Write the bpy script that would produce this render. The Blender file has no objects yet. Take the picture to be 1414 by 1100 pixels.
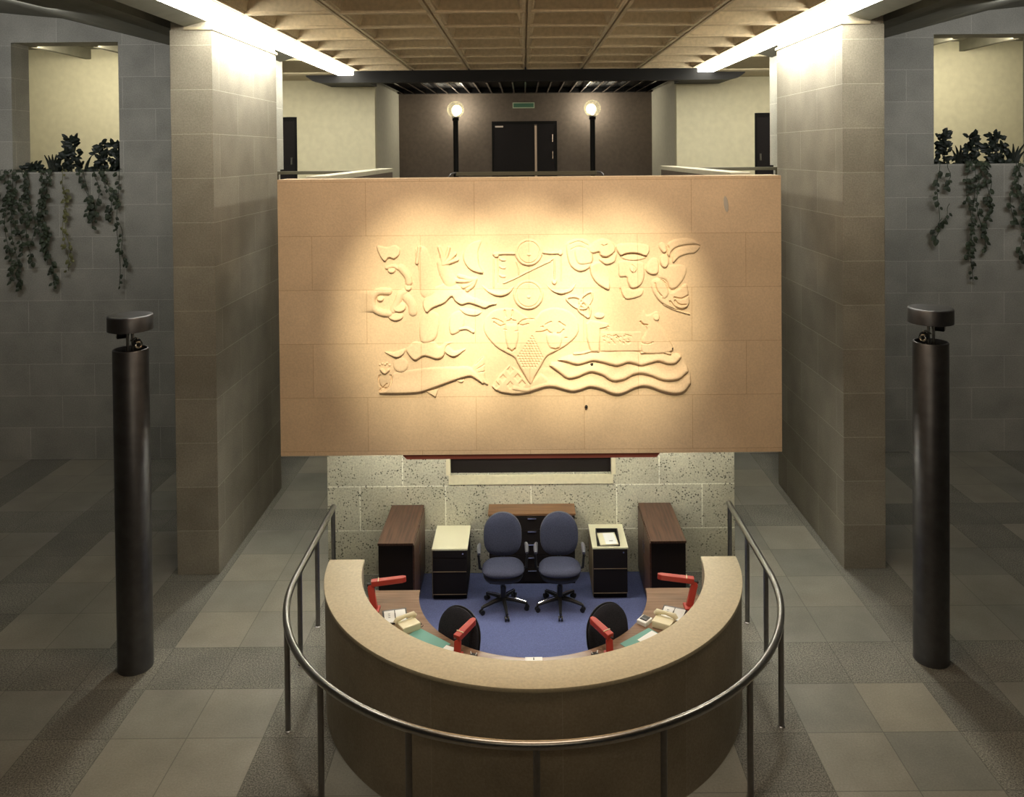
import bpy, bmesh, math, random
import numpy as np
from mathutils import Vector, Matrix
PI = math.pi
C = bpy.context.scene.collection

# ------------------------------------------------------------------ helpers
def lin(r, g, b):
    f = lambda c: (c/255/12.92) if c/255 <= .04045 else ((c/255+.055)/1.055)**2.4
    return (f(r), f(g), f(b), 1)

def put(o, label=None, cat=None, group=None, kind=None):
    if label: o['label'] = label
    if cat: o['category'] = cat
    if group: o['group'] = group
    if kind: o['kind'] = kind
    return o

def empty(name, label, cat, loc=(0, 0, 0), rz=0, group=None):
    o = bpy.data.objects.new(name, None); C.objects.link(o)
    o.location = loc; o.rotation_euler = (0, 0, rz); o.empty_display_size = .1
    return put(o, label, cat, group)

class MB:
    """collects shapes of one part"""
    def __init__(s): s.bm = bmesh.new()
    def box(s, x0, x1, y0, y1, z0, z1, M=None):
        v = [s.bm.verts.new(Vector(p) if M is None else M @ Vector(p)) for p in
             ((x0,y0,z0),(x1,y0,z0),(x1,y1,z0),(x0,y1,z0),(x0,y0,z1),(x1,y0,z1),(x1,y1,z1),(x0,y1,z1))]
        for f in ((3,2,1,0),(4,5,6,7),(0,1,5,4),(1,2,6,5),(2,3,7,6),(3,0,4,7)):
            s.bm.faces.new([v[i] for i in f])
        return s
    def prism(s, pts, z0, z1, M=None):
        """pts: ccw outline (x, y); walls from z0 to z1"""
        M = M or Matrix.Identity(4)
        a = [s.bm.verts.new(M @ Vector((x, y, z0))) for x, y in pts]
        b = [s.bm.verts.new(M @ Vector((x, y, z1))) for x, y in pts]
        n = len(pts)
        s.bm.faces.new(a[::-1]); s.bm.faces.new(b)
        for i in range(n): s.bm.faces.new((a[i], a[(i+1) % n], b[(i+1) % n], b[i]))
        return s
    def lathe(s, prof, c=(0, 0, 0), n=32, M=None, close=True):
        M = M or Matrix.Identity(4); rings = []
        for r, z in prof:
            rings.append([s.bm.verts.new(M @ Vector((c[0]+r*math.cos(2*PI*i/n), c[1]+r*math.sin(2*PI*i/n), c[2]+z))) for i in range(n)])
        for a, b in zip(rings, rings[1:]):
            for i in range(n): s.bm.faces.new((a[i], a[(i+1) % n], b[(i+1) % n], b[i]))
        if close:
            s.bm.faces.new(rings[0][::-1]); s.bm.faces.new(rings[-1])
        return s
    def tube(s, pts, r, n=12, cap=True):
        pts = [Vector(p) for p in pts]; rs = r if isinstance(r, (list, tuple)) else [r]*len(pts)
        rings = []; up = None
        for i, p in enumerate(pts):
            t = (pts[min(i+1, len(pts)-1)] - pts[max(i-1, 0)]).normalized()
            if up is None: up = Vector((0, 0, 1)) if abs(t.z) < .9 else Vector((1, 0, 0))
            u = (up - t*up.dot(t)).normalized(); w = t.cross(u); up = u
            rings.append([s.bm.verts.new(p + (u*math.cos(2*PI*k/n) + w*math.sin(2*PI*k/n))*rs[i]) for k in range(n)])
        for a, b in zip(rings, rings[1:]):
            for k in range(n): s.bm.faces.new((a[k], a[(k+1) % n], b[(k+1) % n], b[k]))
        if cap:
            s.bm.faces.new(rings[0][::-1]); s.bm.faces.new(rings[-1])
        return s
    def ball(s, c, r, sc=(1, 1, 1), sub=2):
        m = Matrix.Translation(c) @ Matrix.Diagonal((r*sc[0], r*sc[1], r*sc[2], 1))
        bmesh.ops.create_uvsphere(s.bm, u_segments=24, v_segments=14, radius=1, matrix=m); return s
    def done(s, name, mat, parent=None, bevel=0, seg=2, smooth=False, loc=None, angle=40):
        bm = s.bm
        bmesh.ops.recalc_face_normals(bm, faces=bm.faces)
        if bevel:
            es = [e for e in bm.edges if len(e.link_faces) == 2 and e.calc_face_angle(0) > .6]
            bmesh.ops.bevel(bm, geom=es, offset=bevel, segments=seg, profile=.6, affect='EDGES', clamp_overlap=True)
        me = bpy.data.meshes.new(name); bm.to_mesh(me); bm.free()
        me.materials.append(mat)
        if smooth:
            me.polygons.foreach_set('use_smooth', [True]*len(me.polygons))
            me.set_sharp_from_angle(angle=math.radians(angle))
        o = bpy.data.objects.new(name, me); C.objects.link(o)
        if parent: o.parent = parent
        if loc: o.location = loc
        return o

def kids(o): return [c for c in bpy.data.objects if c.parent == o]
def clone(o, parent=None):
    c = o.copy(); C.objects.link(c); c.parent = parent
    for k in kids(o): clone(k, c)
    return c

# ------------------------------------------------------------------ materials
def mat(name, col, rough=.6, metal=0, noise=0, nscale=30, bump=0, bscale=60, spec=.5, emit=None, es=1):
    m = bpy.data.materials.new(name); m.use_nodes = True; nt = m.node_tree; b = nt.nodes['Principled BSDF']
    b.inputs['Base Color'].default_value = col; b.inputs['Roughness'].default_value = rough
    b.inputs['Metallic'].default_value = metal; b.inputs['Specular IOR Level'].default_value = spec
    tc = nt.nodes.new('ShaderNodeTexCoord')
    if noise:
        n = nt.nodes.new('ShaderNodeTexNoise'); n.inputs['Scale'].default_value = nscale; n.inputs['Detail'].default_value = 4
        nt.links.new(tc.outputs['Object'], n.inputs['Vector'])
        r = nt.nodes.new('ShaderNodeMapRange'); r.inputs['From Min'].default_value = .3; r.inputs['From Max'].default_value = .7
        r.inputs['To Min'].default_value = 1-noise; r.inputs['To Max'].default_value = 1+noise
        nt.links.new(n.outputs['Fac'], r.inputs['Value'])
        x = nt.nodes.new('ShaderNodeVectorMath'); x.operation = 'SCALE'; x.inputs[0].default_value = col[:3]
        nt.links.new(r.outputs['Result'], x.inputs['Scale']); nt.links.new(x.outputs['Vector'], b.inputs['Base Color'])
    if bump:
        n = nt.nodes.new('ShaderNodeTexNoise'); n.inputs['Scale'].default_value = bscale; n.inputs['Detail'].default_value = 3
        nt.links.new(tc.outputs['Object'], n.inputs['Vector'])
        bp = nt.nodes.new('ShaderNodeBump'); bp.inputs['Strength'].default_value = bump; bp.inputs['Distance'].default_value = .01
        nt.links.new(n.outputs['Fac'], bp.inputs['Height']); nt.links.new(bp.outputs['Normal'], b.inputs['Normal'])
    if emit:
        b.inputs['Emission Color'].default_value = emit; b.inputs['Emission Strength'].default_value = es
    return m

class NT:
    def __init__(s, m): s.t = m.node_tree
    def n(s, k, **kw):
        x = s.t.nodes.new(k)
        for a, v in kw.items(): setattr(x, a, v)
        return x
    def l(s, a, b): s.t.links.new(a, b)
    def math(s, op, a, b=None, c=None):
        x = s.n('ShaderNodeMath', operation=op)
        for i, v in enumerate((a, b, c)):
            if v is None: continue
            if hasattr(v, 'is_output'): s.l(v, x.inputs[i])
            else: x.inputs[i].default_value = v
        return x.outputs[0]
    def mix(s, f, a, b, mode='MIX'):
        x = s.n('ShaderNodeMix', data_type='RGBA', blend_type=mode)
        for i, v in ((0, f), (6, a), (7, b)):
            if hasattr(v, 'is_output'): s.l(v, x.inputs[i])
            else: x.inputs[i].default_value = v
        return x.outputs[2]
    def ramp(s, v, lo, hi, a=0, b=1):
        x = s.n('ShaderNodeMapRange'); s.l(v, x.inputs[0])
        for i, k in zip((1, 2, 3, 4), (lo, hi, a, b)): x.inputs[i].default_value = k
        return x.outputs[0]
    def noise(s, vec, scale, detail=3):
        x = s.n('ShaderNodeTexNoise'); x.inputs['Scale'].default_value = scale; x.inputs['Detail'].default_value = detail
        s.l(vec, x.inputs['Vector']); return x.outputs['Fac']

def ashlar(name, c1, c2, cm, bw=1.04, bh=.538, u0=0, v0=0, mortar=.004, grain=.16, pits=0, rough=.75, mixm=.6, mottle=.12, kx=1.0):
    """coursed stone: block size bw x bh on whichever way the face looks"""
    m = bpy.data.materials.new(name); m.use_nodes = True; t = NT(m); b = m.node_tree.nodes['Principled BSDF']
    g = t.n('ShaderNodeNewGeometry'); sp = t.n('ShaderNodeSeparateXYZ'); t.l(g.outputs['Position'], sp.inputs[0])
    sn = t.n('ShaderNodeSeparateXYZ'); t.l(g.outputs['True Normal'], sn.inputs[0])
    isx = t.math('GREATER_THAN', t.math('ABSOLUTE', sn.outputs[0]), .6)
    isz = t.math('GREATER_THAN', t.math('ABSOLUTE', sn.outputs[2]), .7)
    u = t.math('ADD', t.math('MULTIPLY', sp.outputs[0], t.math('MULTIPLY', t.math('SUBTRACT', 1, isx), kx)), t.math('MULTIPLY', sp.outputs[1], isx))
    v = t.math('ADD', t.math('MULTIPLY', sp.outputs[2], t.math('SUBTRACT', 1, isz)), t.math('MULTIPLY', sp.outputs[1], isz))
    cb = t.n('ShaderNodeCombineXYZ'); t.l(t.math('ADD', u, 50*bw+u0), cb.inputs[0]); t.l(t.math('ADD', v, 40*bh+v0), cb.inputs[1])
    br = t.n('ShaderNodeTexBrick'); t.l(cb.outputs[0], br.inputs['Vector'])
    br.inputs['Scale'].default_value = 1; br.inputs['Brick Width'].default_value = bw; br.inputs['Row Height'].default_value = bh
    br.inputs['Mortar Size'].default_value = mortar; br.inputs['Mortar Smooth'].default_value = .2; br.inputs['Bias'].default_value = 0
    br.inputs['Color1'].default_value = c1; br.inputs['Color2'].default_value = c2
    mm = tuple(c1[i]*(1-mixm)+cm[i]*mixm for i in range(3))+(1,)
    br.inputs['Mortar'].default_value = mm
    n1 = t.noise(g.outputs['Position'], 55, 4); n2 = t.noise(g.outputs['Position'], 2.3, 3)
    k = t.math('MULTIPLY', t.ramp(n1, .3, .7, 1-grain, 1+grain), t.ramp(n2, .3, .7, 1-mottle, 1+mottle))
    sc = t.n('ShaderNodeVectorMath', operation='SCALE'); t.l(br.outputs['Color'], sc.inputs[0]); t.l(k, sc.inputs['Scale'])
    col = sc.outputs[0]
    if pits:
        vo = t.n('ShaderNodeTexVoronoi'); vo.inputs['Scale'].default_value = 33; vo.inputs['Randomness'].default_value = 1; t.l(g.outputs['Position'], vo.inputs['Vector'])
        big = t.noise(g.outputs['Position'], 7, 3)
        pm = t.math('MULTIPLY', t.ramp(vo.outputs['Distance'], .22, .36, 1, 0), t.ramp(big, .42, .58, .15, 1))
        col = t.mix(t.math('MULTIPLY', pm, pits), col, (.05, .05, .035, 1))
    t.l(col, b.inputs['Base Color']); b.inputs['Roughness'].default_value = rough
    bp = t.n('ShaderNodeBump'); bp.inputs['Strength'].default_value = .25; bp.inputs['Distance'].default_value = .004
    t.l(n1, bp.inputs['Height']); t.l(bp.outputs['Normal'], b.inputs['Normal'])
    return m

def floor_mat():
    m = bpy.data.materials.new('floor_slabs'); m.use_nodes = True; t = NT(m); b = m.node_tree.nodes['Principled BSDF']
    g = t.n('ShaderNodeNewGeometry'); sp = t.n('ShaderNodeSeparateXYZ'); t.l(g.outputs['Position'], sp.inputs[0])
    u = t.math('DIVIDE', t.math('SUBTRACT', t.math('ABSOLUTE', sp.outputs[0]), 2.391), .6714)
    v = t.math('DIVIDE', t.math('SUBTRACT', sp.outputs[1], 7.894), .6714)
    iu = t.math('FLOOR', u); iv = t.math('FLOOR', v)
    fu = t.math('SUBTRACT', u, iu); fv = t.math('SUBTRACT', v, iv)
    du = t.math('MINIMUM', fu, t.math('SUBTRACT', 1, fu)); dv = t.math('MINIMUM', fv, t.math('SUBTRACT', 1, fv))
    joint = t.ramp(t.math('MINIMUM', du, dv), .003, .009, 1, 0)
    ru = t.math('COMPARE', t.math('FLOORED_MODULO', iu, 3), 2, .1)
    rv = t.math('COMPARE', t.math('FLOORED_MODULO', iv, 5), 0, .1)
    rough = t.math('MAXIMUM', ru, rv)
    cb = t.n('ShaderNodeCombineXYZ'); t.l(iu, cb.inputs[0]); t.l(iv, cb.inputs[1]); t.l(t.math('SIGN', sp.outputs[0]), cb.inputs[2])
    wn = t.n('ShaderNodeTexWhiteNoise', noise_dimensions='3D'); t.l(cb.outputs[0], wn.inputs['Vector'])
    tile = t.ramp(wn.outputs['Value'], 0, 1, .86, 1.12)
    n1 = t.noise(g.outputs['Position'], 60, 3); n2 = t.noise(g.outputs['Position'], 2.2, 4); n3 = t.noise(g.outputs['Position'], 75, 6)
    base = t.mix(wn.outputs['Value'], (.215, .21, .183, 1), (.235, .216, .175, 1))
    rc = t.mix(t.ramp(n3, .38, .62), (.085, .082, .072, 1), (.26, .248, .21, 1))
    col = t.mix(rough, base, rc)
    k = t.math('MULTIPLY', t.math('MULTIPLY', tile, t.ramp(n2, .3, .7, .85, 1.12)), t.ramp(n1, .3, .7, .88, 1.12))
    sc = t.n('ShaderNodeVectorMath', operation='SCALE'); t.l(col, sc.inputs[0]); t.l(k, sc.inputs['Scale'])
    t.l(t.mix(t.math('MULTIPLY', joint, .6), sc.outputs[0], (.05, .05, .04, 1)), b.inputs['Base Color'])
    t.l(t.ramp(rough, 0, 1, .42, .7), b.inputs['Roughness'])
    return m

def wood(name, c1, c2, rough=.35, axis=1, scale=14):
    m = bpy.data.materials.new(name); m.use_nodes = True; t = NT(m); b = m.node_tree.nodes['Principled BSDF']
    tc = t.n('ShaderNodeTexCoord'); mp = t.n('ShaderNodeMapping'); s = [scale, scale, scale]; s[axis] = .8
    mp.inputs['Scale'].default_value = s; t.l(tc.outputs['Object'], mp.inputs[0])
    n = t.noise(mp.outputs[0], 3, 5)
    t.l(t.mix(t.ramp(n, .35, .65), c1, c2), b.inputs['Base Color']); b.inputs['Roughness'].default_value = rough
    return m

def glass_globe():
    m = bpy.data.materials.new('opal_globe'); m.use_nodes = True; t = NT(m); b = m.node_tree.nodes['Principled BSDF']
    b.inputs['Base Color'].default_value = (.62, .58, .45, 1); b.inputs['Roughness'].default_value = .12
    b.inputs['Transmission Weight'].default_value = .9
    b.inputs['Emission Color'].default_value = (1, .93, .75, 1); b.inputs['Emission Strength'].default_value = .10
    return m

M = {}
GC = lin(196, 186, 158)
M['pillar'] = ashlar('pillar_stone', (.29, .265, .22, 1), (.34, .315, .265, 1), (.75, .72, .62, 1), bw=1.3, u0=.1, mortar=.004, mixm=.45, kx=.4)
M['side'] = ashlar('side_wall_stone', (.36, .355, .32, 1), (.42, .41, .37, 1), (.75, .74, .68, 1), bw=1.1, u0=.2, mortar=.004)
M['relief'] = ashlar('relief_stone', (.73, .565, .395, 1), (.78, .61, .435, 1), (.42, .25, .12, 1), bw=1.08, u0=.01, mortar=.003, mixm=.5, grain=.07, mottle=.06)
M['granite'] = ashlar('pitted_stone', (.52, .49, .37, 1), (.56, .535, .42, 1), (.88, .86, .74, 1), bw=1.04, u0=0, mortar=.007, pits=.92, mixm=.95, grain=.2)
M['coping'] = mat('counter_stone_lit', (.56, .49, .345, 1), .6, noise=.1, nscale=45, bump=.1)  # same stone as the counter wall; light from above put into the paler colour
M['counter'] = ashlar('counter_stone_shaded', (.34, .29, .215, 1), (.36, .31, .235, 1), (.5, .44, .35, 1), bw=1.0, bh=3, u0=.3, v0=0, mortar=.003, grain=.12)  # same stone as the coping; dimness of the upright face put into the colour
M['floor'] = floor_mat()
M['carpet'] = mat('blue_carpet', lin(96, 104, 146), .95, noise=.22, nscale=120, bump=.3, bscale=300, spec=.1)
M['waffle'] = mat('coffer_plaster', (.56, .46, .32, 1), .8, noise=.12, nscale=18)
M['soffit'] = mat('soffit_plaster', (.50, .44, .31, 1), .8, noise=.06, nscale=10)
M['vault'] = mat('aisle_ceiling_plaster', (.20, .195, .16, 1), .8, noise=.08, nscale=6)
M['cream'] = mat('cream_paint', (.68, .65, .49, 1), .8, noise=.05, nscale=8)
M['white_wall'] = mat('offwhite_paint', (.62, .60, .50, 1), .8, noise=.05, nscale=8)
M['brown_wall'] = mat('brown_paint', (.14, .11, .09, 1), .7, noise=.12, nscale=12)
M['deck'] = mat('gallery_floor', (.12, .10, .08, 1), .7)
M['black'] = mat('black_paint', (.007, .007, .008, 1), .5, spec=.15)
M['slat'] = mat('dark_metal_slat', (.06, .06, .07, 1), .15, 1)
M['door'] = mat('dark_door', (.013, .011, .013, 1), .5, noise=.1, spec=.2)
M['steel'] = mat('brushed_steel', (.42, .41, .40, 1), .28, 1, noise=.08, nscale=40)
M['dsteel'] = mat('dark_steel', (.14, .14, .152, 1), .42, .9, noise=.12, nscale=9)
M['poststeel'] = mat('satin_post_steel', (.24, .235, .235, 1), .36, .9, noise=.08, nscale=30)
M['chrome'] = mat('chrome', (.75, .74, .72, 1), .15, 1)
M['walnut'] = wood('walnut_veneer', (.055, .026, .017, 1), (.12, .058, .037, 1))
M['walnutx'] = wood('walnut_veneer_cross', (.15, .075, .035, 1), (.24, .125, .06, 1), axis=0)
M['desk'] = wood('desk_veneer', (.20, .12, .08, 1), (.28, .175, .12, 1), rough=.22, axis=0)
M['dark'] = mat('dark_laminate', (.016, .012, .011, 1), .6, spec=.2)
M['edge'] = mat('brown_edge_strip', (.24, .17, .10, 1), .5)
M['creamtop'] = mat('cream_laminate', (.80, .76, .55, 1), .45)
M['fabric'] = mat('blue_grey_fabric', lin(72, 75, 94), .95, noise=.3, nscale=150, bump=.3, bscale=250, spec=.1)
M['shade_fabric'] = mat('shaded_chair_fabric', lin(50, 50, 56), .95, noise=.3, nscale=150, bump=.3, bscale=250, spec=.1)  # blue-black upholstery of the tucked-in chairs, their shade put into the colour
M['plastic'] = mat('black_plastic', (.012, .012, .013, 1), .4)
M['gplastic'] = mat('grey_plastic', (.12, .12, .14, 1), .35)
M['red'] = mat('red_enamel', lin(176, 60, 50), .4)
M['cream_plastic'] = mat('cream_plastic', (.80, .74, .52, 1), .35)
M['paper'] = mat('white_paper', (.86, .87, .86, 1), .7)
M['ink'] = mat('black_ink', (.02, .02, .02, 1), .6)
M['teal'] = mat('teal_blotter', lin(110, 165, 155), .6)
M['redtrim'] = mat('oxblood_trim', (.26, .07, .055, 1), .5)
M['green'] = mat('green_sign', lin(70, 118, 96), .5)
M['signedge'] = mat('pale_sign_edge', lin(190, 205, 180), .5)
M['leaf'] = mat('ivy_leaf', (.032, .046, .024, 1), .6, noise=.5, nscale=6)
M['leafl'] = mat('pale_ivy_leaf', (.16, .18, .10, 1), .55, noise=.5, nscale=6)
M['leafy'] = mat('yellowing_leaf', (.15, .15, .055, 1), .55, noise=.4, nscale=6)
M['plant'] = mat('dark_houseplant', (.012, .02, .014, 1), .5, noise=.3, nscale=6)
M['strip'] = mat('fluorescent_diffuser', (.9, .9, .85, 1), .5, emit=(1, .96, .80, 1), es=21.0)
M['olive'] = mat('olive_rail', (.10, .09, .06, 1), .45)
M['stopper'] = mat('black_hole_plug', (.01, .01, .01, 1), .6)
M['scuff'] = mat('pale_scuff', (.55, .52, .48, 1), .7)

# ------------------------------------------------------------------ camera
cam = bpy.data.cameras.new('camera'); co = bpy.data.objects.new('camera', cam); C.objects.link(co)
cam.sensor_fit = 'HORIZONTAL'; cam.sensor_width = 36; cam.lens = 1146.12/1414*36
cam.shift_x = (707-723.31)/1414; cam.shift_y = (227.27-550)/1414
co.matrix_world = Matrix.Translation((-.0521, 0, 5.12)) @ Matrix.Rotation(PI/2-.0146, 4, 'X') @ Matrix.Rotation(-.009, 4, 'Z')
bpy.context.scene.camera = co
cam.clip_start = .1; cam.clip_end = 200

# ------------------------------------------------------------------ the setting
def st(mb, name, m, **k):
    o = mb.done(name, m, **k); o['kind'] = 'structure'; return o
W = 12.5
st(MB().box(-W, W, -3, 14.3, -.2, 0), 'floor', M['floor'])
st(MB().box(-2.474, 2.474, 10.035, 10.335, 0, 1.209).box(-2.474, -.98, 10.035, 10.335, 1.209, 1.415).box(.98, 2.474, 10.035, 10.335, 1.209, 1.415)
   .box(-2.474, 2.474, 10.035, 10.335, 1.415, 3.7), 'wall_desk_back', M['granite'])
bw = MB().box(-W, W, 14.0, 14.3, 0, 3.9)
for s in (-1, 1):
    
    for (p, q, y1, z1) in ((4.25, 6.866, 14.3, 4.863), (6.866, 8.67, 14.07, 4.863), (6.866, 8.67, 14.4, 4.55), (8.67, W, 14.3, 4.863)):
        a, b = sorted((s*p, s*q)); bw.box(a, b, 14.0 if y1 < 14.35 else 14.07, y1, 3.9, z1)
    a, b = sorted((s*4.25, s*6.866)); bw.box(a, b, 14.0, 14.5, 4.863, 7.9)
    a, b = sorted((s*8.67, s*W)); bw.box(a, b, 14.0, 14.5, 4.863, 7.9)
    a, b = sorted((s*6.866, s*8.67)); bw.box(a, b, 14.0, 14.5, 7.045, 7.9)
st(bw, 'wall_aisle_back', M['side'])
for s, nm in ((-1, 'left'), (1, 'right')):
    a, b = sorted((s*W, s*(W+.3)))
    st(MB().box(a, b, -3, 22, -.2, 8.2), 'wall_'+nm, M['side'])
    a, b = sorted((s*3.818, s*4.328))
    p = MB().box(a, b, 10.071, 12.681, 0, 6.64)
    a, b = sorted((s*3.83, s*4.32)); p.box(a, b, 10.08, 12.67, 6.64, 6.74)
    o = st(p, 'pillar_'+nm, M['pillar'], bevel=.006)
    put(o, 'tall rectangular stone-block pillar at the %s of the carved panel, top lit by the light strip' % nm, 'pillar')
    # thin cap slab on the pillar
    a, b = sorted((s*3.80, s*4.15))
    st(MB().box(a, b, 10.05, 12.70, 6.64, 6.675), 'trim_'+('1' if s < 0 else '2'), M['soffit'])
# gallery behind
st(MB().box(-W, W, 14.3, 22.3, 3.7, 3.9).box(-2.5, 2.5, 8.6, 14.0, 3.7, 3.9), 'floor_gallery', M['deck'])
st(MB().box(-3.353, 3.353, 22.03, 22.3, 3.9, 7.2), 'wall_gallery_brown', M['brown_wall'])
for s, nm in ((-1, 'left'), (1, 'right')):
    g = MB()
    a, b = sorted((s*3.353, s*5.09)); g.box(a, b, 18.47, 18.67, 3.9, 7.7)
    a, b = sorted((s*5.09, s*6.2)); g.box(a, b, 18.47, 18.67, 5.957, 7.7)
    a, b = sorted((s*6.2, s*W)); g.box(a, b, 18.47, 18.67, 3.9, 7.7)
    st(g, 'wall_gallery_cream_'+nm, M['cream'])
    a, b = sorted((s*3.353, s*3.55))
    st(MB().box(a, b, 18.67, 22.3, 3.9, 7.2), 'wall_gallery_return_'+nm, M['white_wall'])
    # aisle ceiling: stepped profile run along the hall
    prof = [(3.885, 6.752), (4.14, 6.68), (4.14, 6.95), (4.6, 6.95), (4.6, 6.76), (4.78, 6.76), (4.86, 6.9), (5.2, 6.86), (6.02, 6.985), (7.78, 7.44), (8.84, 7.545), (W, 7.6)]
    bm = MB(); n = len(prof)
    pts = prof + [(W, 8.2), (3.93, 8.2), (3.93, 6.90), (3.885, 6.90)]
    bm.prism([(s*x, z) for x, z in pts], -14.0, 3, Matrix.Rotation(PI/2, 4, 'X'))
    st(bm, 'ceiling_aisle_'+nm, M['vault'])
    a, b = sorted((s*3.9, s*6.4))
    st(MB().box(a, b, 14.5, 18.47, 6.76, 6.9), 'ceiling_gallery_'+nm, M['soffit'])
    a, b = sorted((s*6.4, s*W))
    c = MB().box(a, b, 14.5, 18.47, 7.5, 7.7)
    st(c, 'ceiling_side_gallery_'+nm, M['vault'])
    for k, x in enumerate((7.3, 8.5, 9.7)):
        a, b = sorted((s*(x-.06), s*(x+.06)))
        st(MB().box(a, b, 14.5, 18.47, 7.28, 7.5), 'trim_%d' % (3+k+(3 if s > 0 else 0)), M['vault'])

# coffered ceiling
S = 1.167; YE = 17.225; Z0 = 6.84
cf = bmesh.new()
def ring(rects):
    vs = []
    for (x0, x1, y0, y1, z) in rects:
        vs.append([cf.verts.new(p) for p in ((x0, y0, z), (x1, y0, z), (x1, y1, z), (x0, y1, z))])
    for a, b in zip(vs, vs[1:]):
        for i in range(4): cf.faces.new((a[i], a[(i+1) % 4], b[(i+1) % 4], b[i]))
    cf.faces.new(vs[-1])
for i in range(-3, 3):
    for j in range(0, 17):
        x0, x1 = i*S, (i+1)*S; y1 = YE-j*S; y0 = y1-S
        g, e = .014, .085
        def R(d, z, q=0): return (x0+d, x1-d, y0+d-q, y1-d+q, z)
        ring([R(0, Z0+.05), R(g, Z0+.05), R(g, Z0), R(e*.62, Z0), R(e*.66, Z0+.03), R(e, Z0+.03), R(e+.05, Z0+.19), R(e+.065, Z0+.19)])
me = bpy.data.meshes.new('ceiling'); bmesh.ops.remove_doubles(cf, verts=cf.verts, dist=.0005); bmesh.ops.recalc_face_normals(cf, faces=cf.faces); cf.to_mesh(me); cf.free()
me.materials.append(M['waffle']); o = bpy.data.objects.new('ceiling', me); C.objects.link(o); o['kind'] = 'structure'
st(MB().box(-3.93, 3.93, -3, YE, 7.2, 7.3), 'ceiling_upper_slab', M['waffle'])

# strip lights
for s, nm in ((-1, 'left'), (1, 'right')):
    t = empty('strip_light', 'long glowing fluorescent ceiling strip running above the %s stone pillar' % nm, 'light', (s*3.75, 0, 6.75), 0, None)
    a, b = sorted((3.564*s-s*3.75, 3.883*s-s*3.75))
    MB().box(a, b, 8.15, 17.2, .002, .088).done('diffuser', M['strip'], t)
    a, b = sorted((3.50*s-s*3.75, 3.575*s-s*3.75))
    MB().box(a, b, 8.15, 17.22, .09, .125).done('edge_trim', M['soffit'], t)
    a, b = sorted((3.575*s-s*3.75, 3.883*s-s*3.75))
    MB().box(a, b, 8.15, 17.22, .09, .14).done('housing', M['soffit'], t)

# dark slatted canopy of the gallery
t = empty('slatted_canopy', 'black slatted metal canopy with rounded ends hanging over the gallery', 'canopy', (0, 17.25, 6.6))
pr = [(-4.6, .24), (-4.55, .13), (-4.42, .04), (-4.25, .0), (4.25, .0), (4.42, .04), (4.55, .13), (4.6, .24)]
MB().prism(pr, -.25, 0, Matrix.Rotation(PI/2, 4, 'X')).done('fascia', M['black'], t)
for s in (-1, 1):
    a, b = sorted((s*3.3, s*4.3)); MB().box(a, b, .25, 1.2, .01, .2).done('end_panel', M['black'], t)
MB().box(-3.34, 3.34, .25, 4.77, .22, .26).done('backing', M['black'], t)
for k in range(-11, 12):
    MB().box(k*.29-.018, k*.29+.018, .25, 4.75, .08, .2).done('slat', M['slat'], t)
MB().box(-3.34, 3.34, 4.5, 4.77, .09, .21).done('rear_frame', M['black'], t)

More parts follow.
